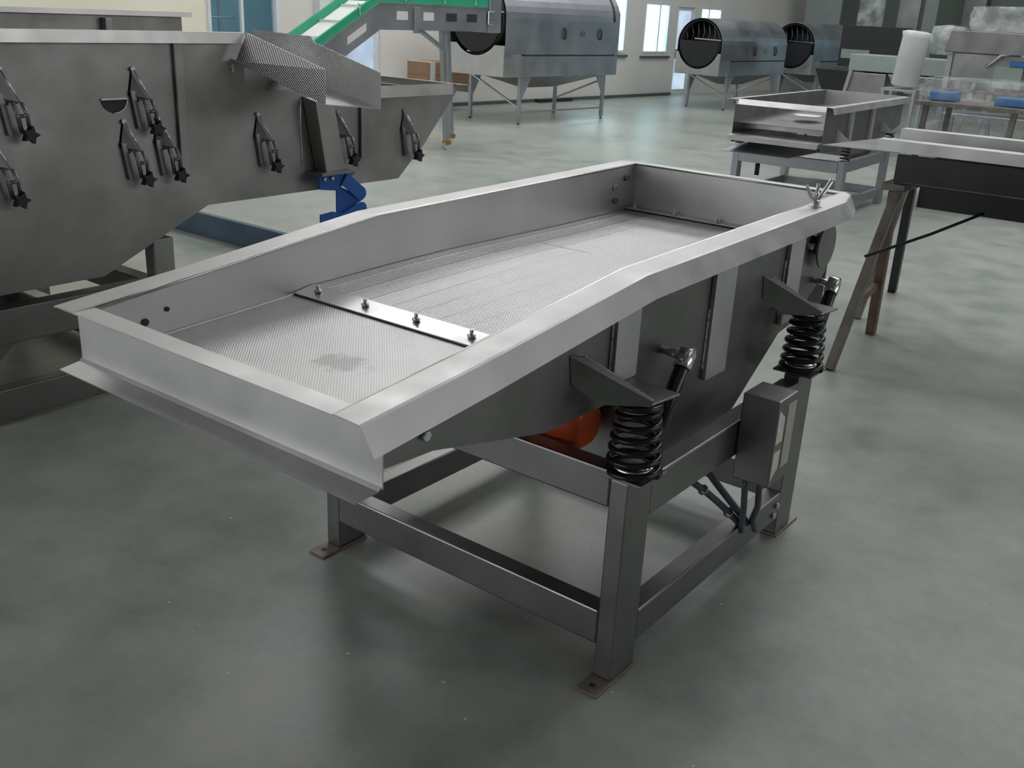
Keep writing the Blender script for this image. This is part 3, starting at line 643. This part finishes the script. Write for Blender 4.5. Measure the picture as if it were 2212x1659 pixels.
# ---------------------------------------------------------------- rotary drum machines
def drum_machine(label, org, rz, L, W, full=True, zt_=1.52, zb=.70, zs_=1.02):
    t = thing('drum_washer', label, 'drum machine', org, rz)
    R0 = W/2; hb = zs_+.12
    # local: x from -W to 0 (0 = right side), y 0..L
    def p(mb, name, mat, par=None, bev=.004): return mb.build(name, mat, par or t, bev)
    lo = MB().box(-W, 0, .42, L, zb, zs_-.02); p(lo, 'lower_tray', 'far_steel')
    # front box with semicircular cut-out
    Rc = R0*.95; aa = math.asin(max(-.99, min(.99, (hb-zt_)/Rc)))
    arc = [(-W/2+Rc*math.cos(a), zt_+Rc*math.sin(a)) for a in [PI-aa+(PI+2*aa)*k/20 for k in range(21)]]
    poly = [(-W, zb), (0, zb), (0, hb)] + arc[::-1] + [(-W, hb)]
    fp = p(MB().prism(poly, 'Y', 0, .012), 'front_panel', 'light_steel')
    p(MB().box(-W, -W+.012, .012, .42, zb, hb), 'side_panel', 'far_steel'); p(MB().box(-.012, 0, .012, .42, zb, hb), 'side_panel', 'light_steel')
    p(MB().box(-W+.012, -.012, .012, .42, zb, zb+.012), 'tray_floor', 'far_steel')
    # cover: side walls and rounded top
    arc = [(-W/2+R0*math.cos(a), zt_+R0*.95*math.sin(a)) for a in [PI*k/20 for k in range(21)]]
    cov = MB().strip([[(x_, .035, z_) for x_, z_ in [(0, zs_)] + arc + [(-W, zs_)]], [(x_, L, z_) for x_, z_ in [(0, zs_)] + arc + [(-W, zs_)]]], (0, 0, .006))
    cov = p(cov, 'cover', 'far_steel', None, 0)
    p(MB().prism([(0, zs_)] + arc + [(-W, zs_)], 'Y', L-.006, L), 'end_cover', 'far_steel', cov, 0)
    p(MB().box(-.05, .0015, .47, L-.08, zs_-.025, zs_+.03), 'seam_gap', 'dark', cov, 0)
    hz = zs_+(zt_-zs_)*.62
    for yy in (.42+(L-.42)*.40, .42+(L-.42)*.78):
        h = MB().path([(0, yy, hz-.08), (.03, yy, hz-.06), (.035, yy, hz), (.03, yy, hz+.06), (0, yy, hz+.08)], .014, 8); p(h, 'handle', 'rubber', cov, 0)
        p(MB().box(0, .004, yy-.04, yy+.04, hz-.09, hz+.09), 'handle_plate', 'dark_steel', cov, .003)
    yy = .42+(L-.42)*.59
    p(MB().box(0, .006, yy-.07, yy+.07, hz-.04, hz+.04), 'badge', 'dark_steel', cov, .002)
    # drum
    dm_ = MB(); rr1, rr2 = dm_.ring((-W/2, .03, zt_), (0, 1, 0), R0*.88, 40), dm_.ring((-W/2, .42, zt_), (0, 1, 0), R0*.88, 40); dm_.loft([rr1, rr2], False); dm_.solid = .01
    dr = p(dm_, 'drum', 'rubber', None, 0)
    p(MB().lathe((-W/2, .40, zt_), (0, 1, 0), [(.02, 0), (R0*.89, .002), (R0*.89, .012), (.02, .014)], 40), 'drum_inside', 'dark', dr, 0)
    half = [(-W/2+R0*.86*math.cos(a), zt_+R0*.86*math.sin(a)) for a in [PI-.12+(PI+.24)*k/24 for k in range(25)]]
    p(MB().prism(half, 'Y', .015, .028), 'black_flap', 'rubber', dr, 0)
    p(MB().beam((-W/2-.1, .0, zt_+.09), (-.02, .0, zt_+.08), .02, .02), 'bar', 'bolt', dr, 0)
    for k in range(7):
        xx = -W/2+R0*(.75-.25*k)*.98; hh = math.sqrt(max(.01, (R0*.87)**2-(xx+W/2)**2))
        p(MB().path([(xx, .10, zt_), (xx+.04, .10, zt_+hh*.5), (xx-.01, .10, zt_+hh)], .004, 5), 'wire', 'far_steel', dr, 0)
    # legs with gussets, braces
    for x0 in (-W+.04, -.09):
        for y0 in (.45, L-.28):
            s_ = -1 if x0 < -.5 else 1
            lg = p(MB().box(x0, x0+.05, y0, y0+.05, .03, zb), 'leg', 'far_steel')
            sg = 1 if y0 < L/2 else -1; ye = y0+.05 if sg > 0 else y0
            p(MB().sheet([(x0+.045, ye, zb), (x0+.045, ye+sg*.22, zb), (x0+.045, ye+sg*.03, zb-.30), (x0+.045, ye, zb-.34)], (-.006, 0, 0)), 'gusset', 'far_steel', lg, 0)
            p(MB().lathe((x0+.025, y0+.025, 0), (0, 0, 1), [(.03, 0), (.03, .008), (.01, .012), (.01, .04)], 12), 'levelling_foot', 'rubber', lg, 0)
    p(MB().beam((-W+.06, .47, zb-.02), (-.06, .47, .24), .03, .03, (0, 1, 0)), 'brace', 'light_steel')
    p(MB().beam((-W+.06, L-.25, .24), (-.06, L-.25, zb-.06), .03, .03, (0, 1, 0)), 'brace', 'light_steel')
    p(MB().beam((-.06, .5, .18), (-.06, L-.25, .18), .03, .03), 'brace', 'far_steel')
    # sump under the tray
    p(MB().hexa([(-W*.62, L*.40, zb-.20), (-W*.38, L*.40, zb-.20), (-W*.38, L*.62, zb-.20), (-W*.62, L*.62, zb-.20), (-W+.05, .5, zb), (-.05, .5, zb), (-.05, L-.3, zb), (-W+.05, L-.3, zb)]), 'sump', 'dark_steel', None, .003)
    # end drive
    p(MB().box(-W*.7, -W*.2, L, L+.14, zt_-.35, zt_-.05), 'drive_box', 'far_steel'); 
    p(MB().tube((-.2, L+.02, zt_+.1), (-.2, L+.16, zt_+.1), .09, 20), 'drive_motor', 'dark_steel')
    if full:
        g = MB().path([(-W/2-.05, L-.30+.28*math.sin(a), zt_+.06+.50*math.cos(a)) for a in [0]], .01, 6) if False else None
        p(MB().path([(.006-R0*(1-math.cos(a)), L-.16, zt_+R0*.95*math.sin(a)+.0) for a in [PI*.5*k/10 for k in range(11)]], .016, 8), 'cable', 'rubber', cov, 0)
    return t
DM = 'drum washers along the wall'
drum_machine('largest stainless drum washer, at the end of the green and white conveyor', (-8.27, 10.0, 0), math.radians(-3.5), 2.85, 1.14)
def small_drum(label, org, rz):
    t = drum_machine(label, org, rz, 2.7, .96, False, 1.20, .64, .92)
    return t
small_drum('small stainless drum washer with open front standing by the white door', (-7.72, 15.85, 0), math.radians(-3))
small_drum('farthest drum washer, in line behind the one by the white door', (-7.22, 19.1, 0), math.radians(-3))

# cardboard boxes by the wall on a low stand
cst = thing('low_stand', 'pale low stand carrying two cardboard boxes by the wall', 'stand', (-10.25, 10.9, 0))
for x in (-.22, .22):
    for y in (-.5, .5): MB().box(x-.02, x+.02, y-.02, y+.02, 0, .36).build('leg', 'far_steel', cst)
MB().box(-.28, .28, -.56, .56, .36, .39).build('top', 'white_frame', cst)
for k, (z0, z1, t_) in enumerate(((.391, .59, 'brown cardboard box at the bottom of the stack by the wall'), (.592, .79, 'brown cardboard box on top of the stack by the wall'))):
    bx_ = thing('cardboard_box', t_, 'box', (-10.25, 10.85, z0))
    MB().box(-.24, .24, -.52, .50, 0, z1-z0).build('carton', 'card', bx_, .006)
    MB().box(-.243, .243, -.50, -.38, .0, z1-z0+.002).build('tape', 'strap', bx_)
# small notice on the wall and skirting vent
nt_ = wallbox(11.35, 11.62, .96, 1.22, .0, .02).build('wall_notice', 'white_frame'); tag(nt_, 'small white framed notice with blue field on the wall', 'sign')
wallbox(11.41, 11.57, 1.08, 1.19, .021, .024).build('blue_field', 'bluecrate', nt_)
tag(wallbox(13.9, 14.9, .0, .06, .04, .16).build('floor_bar', 'rubber'), 'short black bar on the floor against the wall', 'bar')

# things behind the office window: shelf with pale boxes
sh_ = thing('office_shelf', 'grey shelf with pale boxes seen through the office window', 'shelf', (-11.6, 7.4, 0))
for z in (1.0, 1.32): MB().box(-.2, .2, -.45, .3, z, z+.02).build('shelf_board', 'dark_steel', sh_)
for y in (-.45, .3): MB().box(-.2, -.16, y-.02, y+.02, 0, 1.9).build('post', 'dark_steel', sh_)
o = tag(MB().box(-11.55, -11.35, 7.05, 7.22, 1.342, 1.50).build('archive_box', 'white_frame', None, .003), 'pale box on the upper office shelf', 'box')
o = tag(MB().box(-11.55, -11.35, 6.98, 7.15, 1.022, 1.24).build('archive_box', 'white_frame', None, .003), 'pale box on the lower office shelf', 'box')
struct(MB().box(-14.2, -14.1, 5, 12, 0, 3).build('wall_office', 'officewall')); struct(MB().box(-14.2, -11.3, 5, 12, 3.0, 3.05).build('ceiling_office', 'officewall')); tag(MB().box(-13.2, -12.0, 6.6, 8.6, 2.93, 2.98).build('added_ceiling_lamp', 'lamp'), 'unseen flat ceiling lamp added to light the office behind the window', 'lamp'); struct(MB().box(-14.1, -11.3, 5, 12, -.05, 0).build('floor_office', 'floor'))  # the office lamp is unseen, added to light the interior

# ---------------------------------------------------------------- second screen on the right
s2 = thing('vibrating_screen', 'smaller stainless screen with open end on a grey stand, far right behind the sawhorse', 'vibrating screen', (-2.9, 6.5, 0), math.radians(2))
W2, L2 = .825, 2.35
def q(mb, n_, m_, par=None, bev=.002): return mb.build(n_, m_, par or s2, bev)
for x in (0, W2-.004):
    q(MB().prism([(0, .63), (.5, .60), (.9, .45), (1.3, .45), (1.75, .62), (L2, .72), (L2, 1.0), (0, 1.0)], 'X', x, x+.004), 'side_plate', 'frame', None, 0)
q(MB().strip([[(W2, y, 1.0), (W2+.055, y, .998), (W2+.075, y, .945)] for y in (-.02, L2)], (0, 0, .003)), 'top_flange', 'body', None, 0)
q(MB().strip([[(0, y, 1.0), (-.055, y, .998), (-.075, y, .975)] for y in (-.02, L2)], (0, 0, .003)), 'top_flange', 'body', None, 0)
q(MB().strip([[(.004, L2, 1.0), (W2-.004, L2, 1.0)], [(.004, L2+.05, .998), (W2-.004, L2+.05, .998)]], (0, 0, .003)), 'end_flange', 'body', None, 0)
q(MB().box(.004, W2-.004, L2-.004, L2, .72, .998), 'end_plate', 'body_in', None, 0)
q(MB().strip([[(.004, .0, .955), (W2-.004, .0, .955)], [(.004, .06, .998), (W2-.004, .06, .998)]], (0, 0, .004)), 'top_bar', 'light_steel')
q(MB().strip([[(.004, .05, .80), (W2-.004, .05, .80)], [(.004, L2-.01, .86), (W2-.004, L2-.01, .86)]], (0, 0, .003)), 'upper_deck', 'frame', None, 0)
q(MB().strip([[(.004, -.10, .655), (W2-.004, -.10, .655)], [(.004, -.095, .695), (W2-.004, -.095, .695)], [(.004, .30, .725), (W2-.004, .30, .725)]], (0, 0, .003)), 'discharge_tray', 'rim', None, 0)
q(MB().box(.004, W2-.004, .28, .33, .735, .78), 'cross_bar', 'light_steel')
for i in range(5):
    mb = MB(); hexhead(mb, (.12+i*.15, .30, .727), (0, 0, 1), .012, .02); q(mb, 'bolt', 'bolt', None, 0)
q(MB().strip([[(-.03, -.14, .56), (W2*.72, -.14, .56)], [(-.03, .45, .60), (W2*.9, .45, .60)]], (0, 0, .004)), 'lower_chute', 'far_steel', None, 0)
q(MB().box(W2+.001, W2+.03, .62, .70, .62, .94), 'stiffener', 'body'); q(MB().box(W2+.001, W2+.03, 1.25, 1.33, .60, .94), 'stiffener', 'body')
for yy in (.42, 1.72):
    for xx in (-.085, W2+.085):
        sgn = 1 if xx > 0 else -1; xs1 = W2 if sgn > 0 else 0
        br = q(MB().sheet([(xs1, yy-.06, .80), (xx+sgn*.04, yy-.06, .70), (xx+sgn*.04, yy-.06, .69), (xs1, yy-.06, .69)], (0, .005, 0)), 'spring_bracket', 'body', None, 0)
        q(MB().box(min(xs1, xx+sgn*.04), max(xs1, xx+sgn*.04), yy-.06, yy+.06, .685, .690), 'bracket_plate', 'frame', br, 0)
        mb = MB(); mb.path([(xx+.04*math.cos(a), yy+.04*math.sin(a), .535+.15*a/(2*PI*5)) for a in [2*PI*5*i/70 for i in range(71)]], .007, 6); q(mb, 'coil_spring', 'black', None, 0)
for yy in (.36, 1.66):
    for xx in (-.12, W2+.05):
        q(MB().box(xx, xx+.06, yy, yy+.10, 0, .53), 'leg', 'far_steel', None, .004)
    q(MB().box(-.06, W2+.05, yy, yy+.05, .42, .52), 'cross_beam', 'far_steel', None, .004); q(MB().box(-.06, W2+.05, yy, yy+.05, .08, .16), 'cross_beam', 'far_steel', None, .004)
for xx in (-.12, W2+.05):
    q(MB().box(xx, xx+.05, .46, 1.66, .42, .52), 'side_beam', 'far_steel', None, .004); q(MB().box(xx, xx+.05, .46, 1.66, .08, .16), 'side_beam', 'far_steel', None, .004)
q(MB().tube((.10, .46, .30), (.10, .46, .42), .022, 14), 'rubber_buffer', 'rubber', None, 0)
q(MB().lathe((.45, .62, .865), (0, 0, 1), [(.13, 0), (.13, .004), (.02, .006)], 24), 'round_plate', 'body_in', None, 0)
for i, xx in enumerate((.30, .50)):
    q(MB().beam((xx, 1.2+.25*i, .90), (xx+.22, 1.2+.25*i, .90), .02, .02), 'rod', 'bolt', None, 0)

# ---------------------------------------------------------------- sawhorse and the long trough lying on it
sw = thing('sawhorse', 'rusty A-frame steel sawhorse holding the long trough', 'sawhorse', (-.55, 3.6, 0))
def w_(mb, n_, m_, bev=.003): return mb.build(n_, m_, sw, bev, (-.55, 3.6, 0))
w_(MB().beam((-.51, 2.90, .0), (-.47, 3.36, .86), .045, .045, (1, 0, 0)), 'leg', 'saw')
w_(MB().beam((-.57, 3.70, .0), (-.50, 3.42, .86), .05, .05, (1, 0, 0)), 'leg', 'rust')
w_(MB().beam((-.79, 4.77, .0), (-.66, 4.30, .86), .05, .05, (1, 0, 0)), 'leg', 'rubber')
w_(MB().beam((-.74, 3.95, .0), (-.66, 4.24, .86), .04, .04, (1, 0, 0)), 'leg', 'saw')
w_(MB().beam((-.50, 3.08, .31), (-.555, 3.61, .31), .03, .04), 'cross_bar', 'rust')
w_(MB().box(-.56, -.44, 3.38, 4.32, .862, .90), 'top_beam', 'saw')
w_(MB().path([(-.485, 3.07, .57), (-.25, 3.31, .69), (.02, 3.60, .85)], .008, 8), 'brace_rod', 'rubber', 0)
tr = thing('steel_trough', 'long dark trough lying across the sawhorse and running out of view', 'trough', (.5, 3.7, .9))
TRO = (.5, 3.7, .9)
def u_(mb, n_, m_, bev=.002): return mb.build(n_, m_, tr, bev, TRO)
u_(MB().box(-.50, 2.2, 3.36, 3.372, .915, 1.052), 'side_wall', 'darkpaint'); u_(MB().box(-.50, 2.2, 4.10, 4.112, .915, 1.052), 'side_wall', 'darkpaint')
u_(MB().box(-.50, 2.2, 3.372, 4.10, .902, .912), 'trough_floor', 'darkpaint')
u_(MB().box(-.45, 2.2, 3.40, 3.46, .80, .90) if False else MB().box(-.40, 2.2, 3.50, 3.60, .78, .90), 'lower_rail', 'darkpaint')
u_(MB().sheet([(-.90, 3.36, 1.048), (-.50, 3.36, 1.056), (-.50, 4.0, 1.056), (-.80, 4.0, 1.05)], (0, 0, .006)), 'end_plate', 'frame')
for x0, y0, l_, s_ in ((-.605, 3.34, 'light grey folded steel channel lying along the front edge of the trough', 0), (-.70, 4.02, 'light grey folded steel channel lying along the rear edge of the trough', 1)):
    o = MB().strip([[(0, 0, .0), (2.7, 0, .0)], [(0, 0, .055), (2.7, 0, .055)], [(0, .10, .055), (2.7, .10, .055)], [(0, .10, .0), (2.7, .10, .0)]], (0, 0, .003)).build('steel_channel', 'body')
    o.location = (x0, y0, 1.0625 if not s_ else 1.0625); tag(o, l_, 'channel')

# ---------------------------------------------------------------- plastic-wrapped goods and machines far right
def blob(name, mat, pts0, jit, seed, parent=None):
    """crumpled film hull around a box: x0,x1,y0,y1,z0,z1"""
    rnd = random.Random(seed); x0, x1, y0, y1, z0, z1 = pts0; bm = bmesh.new(); bmesh.ops.create_cube(bm, size=2)
    bmesh.ops.subdivide_edges(bm, edges=bm.edges, cuts=6, use_grid_fill=True)
    for v in bm.verts:
        c = v.co.copy(); l_ = max(abs(c.x), abs(c.y), abs(c.z)); n_ = c.normalized()
        c = c*.72 + n_*.36
        c += Vector((rnd.uniform(-1, 1), rnd.uniform(-1, 1), rnd.uniform(-1, 1)))*jit
        v.co = Vector(((x0+x1)/2 + c.x*(x1-x0)/2, (y0+y1)/2 + c.y*(y1-y0)/2, max(z0, (z0+z1)/2 + c.z*(z1-z0)/2)))
    for f in bm.faces: f.smooth = True
    me = bpy.data.meshes.new(name); bm.to_mesh(me); bm.free(); me.materials.append(MAT[mat]); o = bpy.data.objects.new(name, me); COL.objects.link(o)
    if parent: o.parent = parent
    return o
tb = thing('work_table', 'long steel work table carrying goods wrapped in clear film, upper right', 'table', (-1.4, 8.9, 0), math.radians(-2))
MB().box(-.52, 1.2, -.45, .45, .96, 1.0).build('table_top', 'saw', tb, .003)
for x in (-.46, .35, 1.1):
    for y in (-.38, .38): MB().beam((x, y, 0), (x+.04, y, .96), .05, .05, (0, 1, 0)).build('leg', 'saw', tb, .003)
MB().box(-.5, 1.15, -.42, -.38, .30, .34).build('stretcher', 'saw', tb)
o = blob('wrapped_bundle', 'film', (-1.95, -.45, 8.55, 9.25, 1.003, 1.22), .05, 3); tag(o, 'long low bundle under crumpled clear film on the work table', 'bundle')
tag(MB().box(-1.86, -1.62, 8.66, 8.9, 1.004, 1.09).build('plastic_crate', 'bluecrate', None, .01), 'small blue crate under film at the left end of the work table', 'crate')
tag(MB().box(-1.25, -.93, 8.62, 8.9, 1.004, 1.08).build('plastic_crate', 'bluecrate', None, .01), 'small blue crate under film at the middle of the work table', 'crate')
o = blob('wrapped_bundle', 'film', (-1.95, -1.0, 8.7, 9.3, .36, .78), .06, 5); tag(o, 'film wrapped bundle on the stretcher under the work table', 'bundle')
wm = thing('wrapped_machine', 'tall grey machine packed in glossy clear film behind the work table', 'wrapped machine', (-1.6, 11.1, 0))
def m_(mb, n_, mt, bev=.01): return mb.build(n_, mt, wm, bev)
m_(MB().prism([(-.78, 1.42), (-.74, 1.66), (-.1, 1.66), (.75, 1.60), (.8, 1.36), (.1, 1.42)], 'Y', -.3, .4), 'hood', 'frame')
m_(MB().box(-.72, .75, -.2, .4, 1.10, 1.42), 'opening', 'dark_steel'); m_(MB().box(-.2, .1, -.26, -.2, 1.05, 1.30), 'pale_panel', 'pvc')
m_(MB().path([(-.30, -.27, 1.28), (-.15, -.28, 1.42), (.02, -.28, 1.45), (.16, -.28, 1.38), (.22, -.27, 1.22)], .02, 8), 'curved_pipe', 'light_steel', 0)
m_(MB().box(-.05, .30, -.27, -.2, 1.30, 1.36), 'blue_panel', 'bluecrate'); m_(MB().box(-.75, .8, -.26, -.2, .98, 1.02), 'rail', 'rust'); m_(MB().box(-.75, .8, -.2, .4, .70, .74), 'shelf', 'far_steel')
for x in (-.72, .72):
    for y in (-.2, .36): m_(MB().box(x-.03, x+.03, y-.03, y+.03, 0, 1.40), 'leg', 'far_steel', .003)
m_(MB().box(.30, .36, 0, .06, 1.6, 1.95), 'post', 'dark_steel')
for nm, bb, sd in (('bag', (-.98, -.66, -.25, .2, 1.38, 1.70), 11), ('top_wrap', (-.60, .28, -.2, .3, 1.66, 1.93), 12), ('side_wrap', (.62, 1.3, -.5, .4, 1.0, 1.62), 13)):
    lab(blob(nm, 'film2', bb, .03, sd, wm), 'crumpled clear film')
# pale trough conveyor further back with a hanging film roll
hc = thing('wash_trough', 'long pale trough with rounded dark belly on trestle legs in the back right', 'trough', (-3.3, 13.0, 0), math.radians(-2))
MB().box(-.85, 1.2, -.3, .3, 1.06, 1.28).build('trough_side', 'pvc', hc, .01)
MB().prism([(-.30, 1.05), (.62, 1.05), (.55, .90), (.40, .80), (.0, .80), (-.2, .90)], 'Y', -.28, .28).build('belly', 'dark_steel', hc, .02)
MB().box(-.85, -.3, -.28, .28, .60, 1.04).build('cabinet', 'dark_steel', hc, .01)
for x in (-.8, .9, 1.15):
    MB().beam((x-.18, -.3, 0), (x, -.3, 1.06), .05, .05, (0, 1, 0)).build('leg', 'far_steel', hc); MB().beam((x+.18, .3, 0), (x, .3, 1.06), .05, .05, (0, 1, 0)).build('leg', 'far_steel', hc)
rl = MB().lathe((0, 0, 0), (0, 0, 1), [(.12, 0), (.17, .03), (.17, .62), (.19, .68), (.12, .70)], 20).build('film_roll', 'roll'); rl.location = (-3.13, 12.0, .93); rl.rotation_euler = (0, math.radians(5), 0)
tag(rl, 'upright roll of milky plastic film in front of the pale trough', 'film roll')
ps = MB().box(-3.36, -2.9, 11.8, 12.2, .88, .91).build('roll_stand', 'far_steel'); 
for x, y in ((-3.33, 11.83), (-2.93, 11.83), (-3.33, 12.17), (-2.93, 12.17)): MB().box(x-.02, x+.02, y-.02, y+.02, 0, .88).build('leg', 'far_steel', ps)
tag(ps, 'small four legged stand under the plastic film roll', 'stand')
# control cabinets and panels towards the back
cc = thing('control_cabinet', 'dark control cabinet with pale label strip near the back wall', 'cabinet', (-5.9, 18.6, 0))
MB().box(-.5, .7, -.25, .25, .9, 1.66).build('cabinet_body', 'dark', cc, .01); MB().box(-.45, .10, -.26, -.25, 1.05, 1.22).build('label_strip', 'pvc', cc)
for x in (-.45, .65): MB().box(x-.03, x+.03, -.03, .03, 0, .9).build('leg', 'dark_steel', cc)
bn = thing('storage_hopper', 'black hopper standing below the control cabinet at the back', 'hopper', (-4.9, 15.8, 0))
MB().hexa([(-.5, -.4, .35), (.5, -.4, .35), (.5, .4, .35), (-.5, .4, .35), (-.75, -.5, .95), (.75, -.5, .95), (.75, .5, .95), (-.75, .5, .95)]).build('hopper_body', 'rubber', bn, .01)
for x in (-.45, .45):
    for y in (-.35, .35): MB().box(x-.03, x+.03, y-.03, y+.03, 0, .36).build('leg', 'dark_steel', bn)
for x0, x1, z0, z1, mt, lb, y_ in ((-9.25, -8.35, 1.75, 3.2, 'pvc', 'pale upright sheet leaning behind the small drum washers', 23.4), (-7.85, -7.25, 1.62, 3.2, 'film2', 'pale film covered panel behind the farthest drum washer', 23.2), (-7.1, -6.6, 1.75, 3.2, 'dark_steel', 'dark blue grey post beside the film covered panel', 23.8), (-6.5, -6.2, 1.7, 3.2, 'pvc', 'narrow pale green panel at the back', 23.8)):
    o = thing('standing_panel', lb, 'panel', ((x0+x1)/2, y_, 0))
    h = (x1-x0)/2
    MB().box(-h, h, -.04, .04, .3, z1).build('sheet', mt, o, .005); MB().box(-h, h, -.15, .15, 0, .3).build('base', 'dark_steel', o, .01)
